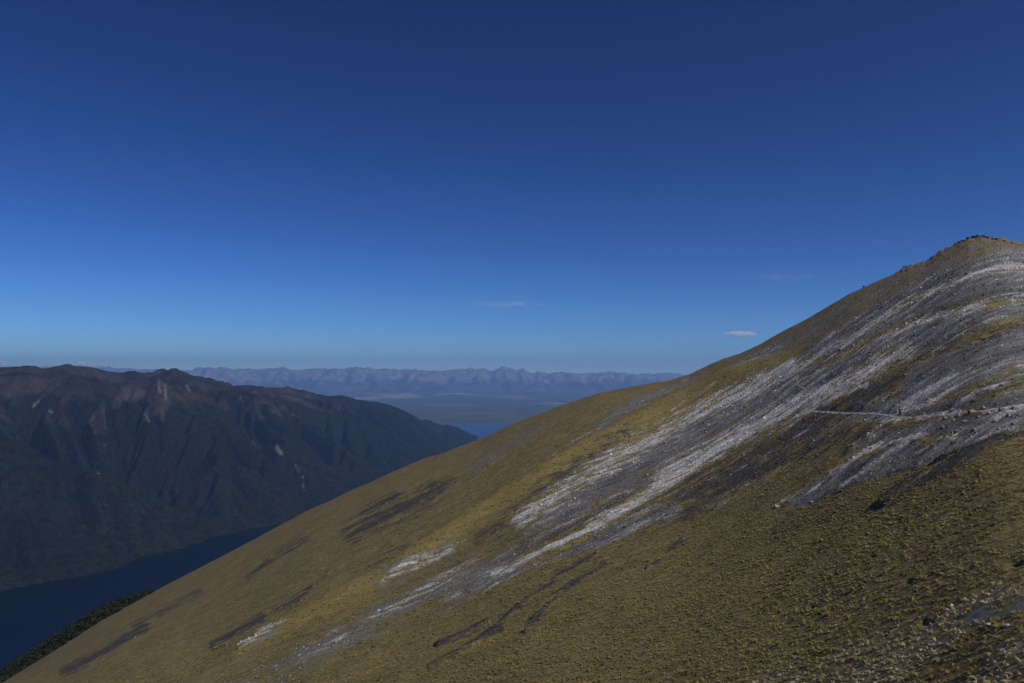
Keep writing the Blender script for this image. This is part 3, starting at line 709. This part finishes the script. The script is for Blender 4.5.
# ------------------------------------------------------------------ walking track across the scree
tp = [(812, 411.4), (828, 412.4), (843, 413.3), (858, 413.6), (874, 413.6), (882, 414.6), (889, 416.0), (896, 417.0), (903, 417.8), (911, 418.2), (919, 417.0), (930, 415), (944, 413)]
wob = .95 + .45 * noise(PXg / 5, PYg / 3, 401)
pv_ = (tdist < wob) & (RR < D) & (PYg < 430)
rowsel = np.where(pv_.any(1))[0]; colsel = np.where(pv_.any(0))[0]
r0, r1, c0, c1i = rowsel[0] - 1, rowsel[-1] + 2, colsel[0] - 1, colsel[-1] + 2
pm = pv_[r0:r1, c0:c1i]; pq = pm[:-1, :-1] & pm[1:, :-1] | pm[:-1, 1:] & pm[1:, 1:]
m = NT('track_gravel'); n_ = m.noise(3, 6, rough=.7); m.base(m.mix(m.ramp(n_, .35, .65), (.27, .265, .255), (.50, .49, .47))); m.bump(n_, .05, .6)
tag(grid_mesh('path', X[r0:r1, c0:c1i], Y[r0:r1, c0:c1i], Z[r0:r1, c0:c1i] + .03, m.m, mask=pq), kind='structure')

# ------------------------------------------------------------------ a walker on the track
def plain(name, c, rough=.9):
    m = NT(name); n_ = m.noise(14, 4); m.base(m.mix(m.ramp(n_, .3, .7), tuple(x * .8 for x in c), tuple(x * 1.2 for x in c))); m.b.inputs['Roughness'].default_value = rough; return m.m
def skin_obj(name, verts, edges, rad, mat, root=0):
    me = bpy.data.meshes.new(name); me.from_pydata(verts, edges, []); me.materials.append(mat)
    o = bpy.data.objects.new(name, me); sc.collection.objects.link(o)
    if not me.skin_vertices: me.attributes  # layer is made by the modifier below
    md = o.modifiers.new('skin', 'SKIN')
    if not me.skin_vertices:
        bpy.context.view_layer.objects.active = o
    sv = me.skin_vertices[0].data
    for i, r_ in enumerate(rad): sv[i].radius = (r_, r_) if not isinstance(r_, tuple) else r_; sv[i].use_root = (i == root)
    md.use_smooth_shade = True
    o.modifiers.new('sub', 'SUBSURF').render_levels = 2
    return o
hip = [(0, 0, .95), (0, 0, 1.12), (0, -.01, 1.32), (0, 0, 1.46), (0, .02, 1.55), (0, .03, 1.66), (0, .03, 1.74),
       (.10, 0, .90), (.12, .12, .50), (.12, .02, .09), (.12, .17, .04), (-.10, 0, .90), (-.12, -.06, .50), (-.12, -.26, .12), (-.12, -.12, .04),
       (.19, 0, 1.43), (.25, -.08, 1.15), (.24, .08, .92), (.24, .14, .84), (-.19, 0, 1.43), (-.25, .06, 1.15), (-.23, .22, .98), (-.22, .28, .92)]
ed = [(0, 1), (1, 2), (2, 3), (3, 4), (4, 5), (5, 6), (0, 7), (7, 8), (8, 9), (9, 10), (0, 11), (11, 12), (12, 13), (13, 14), (3, 15), (15, 16), (16, 17), (17, 18), (3, 19), (19, 20), (20, 21), (21, 22)]
rd = [.14, .13, .15, .11, .055, .095, .075, .09, .06, .045, .04, .09, .06, .045, .04, .06, .045, .035, .04, .06, .045, .035, .04]
hroot = bpy.data.objects.new('person', None); sc.collection.objects.link(hroot)
def sub_fig(name, keep, grow, mat, root):
    mp = {k: i for i, k in enumerate(keep)}
    o = skin_obj(name, [hip[k] for k in keep], [(mp[a], mp[b]) for a, b in ed if a in mp and b in mp], [rd[k] + grow for k in keep], mat, mp[root]); o.parent = hroot; return o
try:
    sub_fig('body', list(range(23)), 0, plain('skin', (.35, .22, .16)), 0)
    sub_fig('jacket', [0, 1, 2, 3, 15, 16, 17, 19, 20, 21], .022, plain('dark_jacket', (.02, .022, .03)), 0)
    sub_fig('trousers', [0, 7, 8, 9, 11, 12, 13], .02, plain('dark_trousers', (.022, .021, .02)), 0)
    hv, hf = ico(2); hv = hv * np.array([.105, .115, .09]) + np.array([0, .02, 1.735]); ho = raw_obj('hair', hv, hf, plain('dark_hair', (.02, .015, .012))); ho.parent = hroot
except Exception as e:
    print('figure', e)
hroot.location = Vector(on_hill(901, 417.6)) + Vector((0, 0, .15)); hroot.rotation_euler = (0, 0, R_(-95))
tag(hroot, 'tiny dark-clothed hiker walking on the pale track across the scree', 'person')

# ------------------------------------------------------------------ boulders
def boulder_mesh(seed, col, stretch):
    r_ = np.random.default_rng(seed); v, f = ico(3)
    d = np.zeros(len(v))
    for k in range(9):      # chop flat faces
        n_ = r_.standard_normal(3); n_ /= np.linalg.norm(n_); h = .55 + .3 * r_.random(); s_ = v @ n_; v = v - np.maximum(s_ - h, 0)[:, None] * n_[None]
    v = v * (1 + .05 * noise(v[:, 0] * 3 + seed, v[:, 1] * 3 + v[:, 2] * 2, seed))[:, None] * np.array(stretch)
    me = bpy.data.meshes.new('boulder'); raw_mesh(me, v, f, False)
    at = me.attributes.new('tint', 'FLOAT_COLOR', 'POINT'); c4 = np.ones((len(v), 4), np.float32); c4[:, :3] = col; at.data.foreach_set('color', c4.ravel())
    me.materials.append(bmat); return me
bmat = tint_mat('boulder_stone', .9, 2.5, .08, .45)
DKC, GRC, PLC = (.07, .066, .064), (.17, .165, .16), (.30, .29, .27)
MS = {k: [boulder_mesh(100 * i + j, c, (1, .7 + .1 * j, .6 + .1 * j)) for j in range(3)] for i, (k, c) in enumerate((('d', DKC), ('g', GRC), ('p', PLC)))}
def boulder(px, py, size_px, kind, label, group=None):
    p = on_hill(px, py); dist = p.length; o = bpy.data.objects.new('boulder', MS[kind][rng.integers(3)]); sc.collection.objects.link(o)
    s_ = size_px * .5 * dist / F * 1.15; o.scale = (s_, s_, s_); o.rotation_euler = (rng.uniform(-.3, .3), rng.uniform(-.3, .3), rng.uniform(0, 6.28))
    o.location = p + Vector((0, 0, .15 * s_)); tag(o, label, 'boulder', group); return o
crest_y = lambda x: float(np.interp(x, *zip(*CREST)))
g_ = 'dark rocks jutting from the summit crest'
for x, s_ in ((964, 4), (969, 3.5), (974, 4.5), (979, 4), (984, 5), (989, 4.5), (994, 3.5), (999, 3), (1004, 3.5), (1011, 3), (1018, 3.5)):
    boulder(x, crest_y(x) + .8, s_, 'd', 'small dark rock jutting from the jagged skyline on the summit top', g_)
boulder(910, crest_y(910) + .8, 4, 'd', 'dark blocky rock standing proud of the ridge skyline left of the summit', None)
boulder(917, crest_y(917) + 2.2, 4.5, 'g', 'grey slabby rock just under the skyline, right of a dark block', None)
boulder(868, crest_y(868) + 1, 3, 'd', 'low dark rock on the ridge skyline halfway up to the summit', None)
boulder(777, 507, 5, 'p', 'whitish rock at the very tip of the lowest scree tongue', None)
boulder(812, 502, 3, 'p', 'small pale rock on the lower edge of the scree tongue', None)
g_ = 'grey rocks of the broken outcrop at the right'
for x, y, s_ in ((938, 414, 4), (946, 418, 4), (953, 411, 5), (960, 416, 4), (966, 423, 5), (972, 412, 6), (979, 418, 4), (984, 409, 5), (990, 414, 5), (996, 421, 5), (1003, 411, 6), (1010, 416, 5),
                 (1016, 409, 6), (1021, 415, 5), (944, 428, 4), (957, 432, 4), (975, 430, 5), (1000, 430, 4), (1014, 424, 4)):
    boulder(x, y, s_, 'g', 'grey angular rock in the grassy broken outcrop right of the hiker', g_)
g_ = 'pale rocks beside the gravel patch in front'
for x, y, s_ in ((984, 625, 6), (1003, 626, 5), (948, 606, 4), (962, 600, 4)):
    boulder(x, y, s_, 'p', 'small pale rock beside the bluish gravel patch in the foreground', g_)
g_ = 'pale stones on the dark scree below the track'
for x, y, s_ in ((803, 428, 2.4), (817, 420, 2.2), (866, 421, 2.5), (862, 419, 2), (829, 413, 2), (744, 455, 2.2)):
    boulder(x, y, s_, 'p', 'tiny whitish stone on the dark scree below the track', g_)

ORD = ['leftmost', 'second from left', 'third from left', 'fourth from left', 'fifth from left', 'sixth from left', 'seventh from left', 'eighth from left', 'ninth from left', 'tenth from left', 'eleventh from left',
       'twelfth from left', 'thirteenth from left', 'fourteenth from left', 'fifteenth from left', 'sixteenth from left', 'seventeenth from left', 'eighteenth from left', 'rightmost']
for gname, txt in (('dark rocks jutting from the summit crest', 'small dark rock on the summit skyline'), ('grey rocks of the broken outcrop at the right', 'grey angular rock in the grassy outcrop'),
                   ('pale rocks beside the gravel patch in front', 'pale rock beside the foreground gravel patch'), ('pale stones on the dark scree below the track', 'tiny whitish stone on dark scree by the track')):
    gr = sorted([o for o in sc.collection.objects if o.get('group') == gname], key=lambda o: o.location.x / o.location.y)
    for i_, o in enumerate(gr): o['label'] = txt + ', ' + ('rightmost' if i_ == len(gr) - 1 else ORD[i_]) + ' of its group'

# ------------------------------------------------------------------ clouds, far off and above the air box
def cloud(px, py, dist, wpx, hpx, dens, label, seed):
    u, v = px_uv(px, py); c = Vector((float(u) * dist, dist, float(v) * dist)); sx = wpx / 2 * dist / F; sz = hpx / 2 * dist / F; sy = sx * .5
    vv, ff = ico(3); vv = vv * (1 + .12 * noise(vv[:, 0] * 2 + seed, vv[:, 2] * 2 + vv[:, 1], seed))[:, None]
    o = raw_obj('cloud', vv, ff, None_mat(dens, seed, sx), True); o.scale = (sx, sy, sz); o.location = c; tag(o, label, 'cloud'); return o
def None_mat(dens, seed, sx):
    mt = bpy.data.materials.new('cloud_vapour'); mt.use_nodes = True; t = mt.node_tree; t.nodes.clear()
    ou = t.nodes.new('ShaderNodeOutputMaterial'); p = t.nodes.new('ShaderNodeVolumePrincipled'); tc_ = t.nodes.new('ShaderNodeTexCoord')
    nz_ = t.nodes.new('ShaderNodeTexNoise'); nz_.inputs['Scale'].default_value = 1.6; nz_.inputs['Detail'].default_value = 5
    mp = t.nodes.new('ShaderNodeMapping'); mp.inputs['Location'].default_value = (seed, 0, 0); mp.inputs['Scale'].default_value = (2.2, 1, .8); t.links.new(tc_.outputs['Object'], mp.inputs[0]); t.links.new(mp.outputs[0], nz_.inputs['Vector'])
    ln = t.nodes.new('ShaderNodeVectorMath'); ln.operation = 'LENGTH'; t.links.new(tc_.outputs['Object'], ln.inputs[0])
    mr = t.nodes.new('ShaderNodeMapRange'); mr.inputs[1].default_value = 1; mr.inputs[2].default_value = .1; t.links.new(ln.outputs['Value'], mr.inputs[0])
    m2 = t.nodes.new('ShaderNodeMapRange'); m2.inputs[1].default_value = .40; m2.inputs[2].default_value = .65; t.links.new(nz_.outputs['Fac'], m2.inputs[0])
    mu = t.nodes.new('ShaderNodeMath'); mu.operation = 'MULTIPLY'; t.links.new(mr.outputs[0], mu.inputs[0]); t.links.new(m2.outputs[0], mu.inputs[1])
    m3 = t.nodes.new('ShaderNodeMath'); m3.operation = 'MULTIPLY'; m3.inputs[1].default_value = dens / sx; t.links.new(mu.outputs[0], m3.inputs[0])
    p.inputs['Color'].default_value = (1, 1, 1, 1); t.links.new(m3.outputs[0], p.inputs['Density']); t.links.new(p.outputs[0], ou.inputs['Volume']); return mt
cloud(741, 334, 62000, 38, 7, 22.0, 'small bright white lens of cloud low in the sky near the slope', 3)
cloud(508, 304, 62000, 92, 7, 1.1, 'thin faint wisp of cloud over the far lake', 11)
cloud(785, 277, 62000, 110, 8, .4, 'very faint streak of cloud high above the small white one', 17)
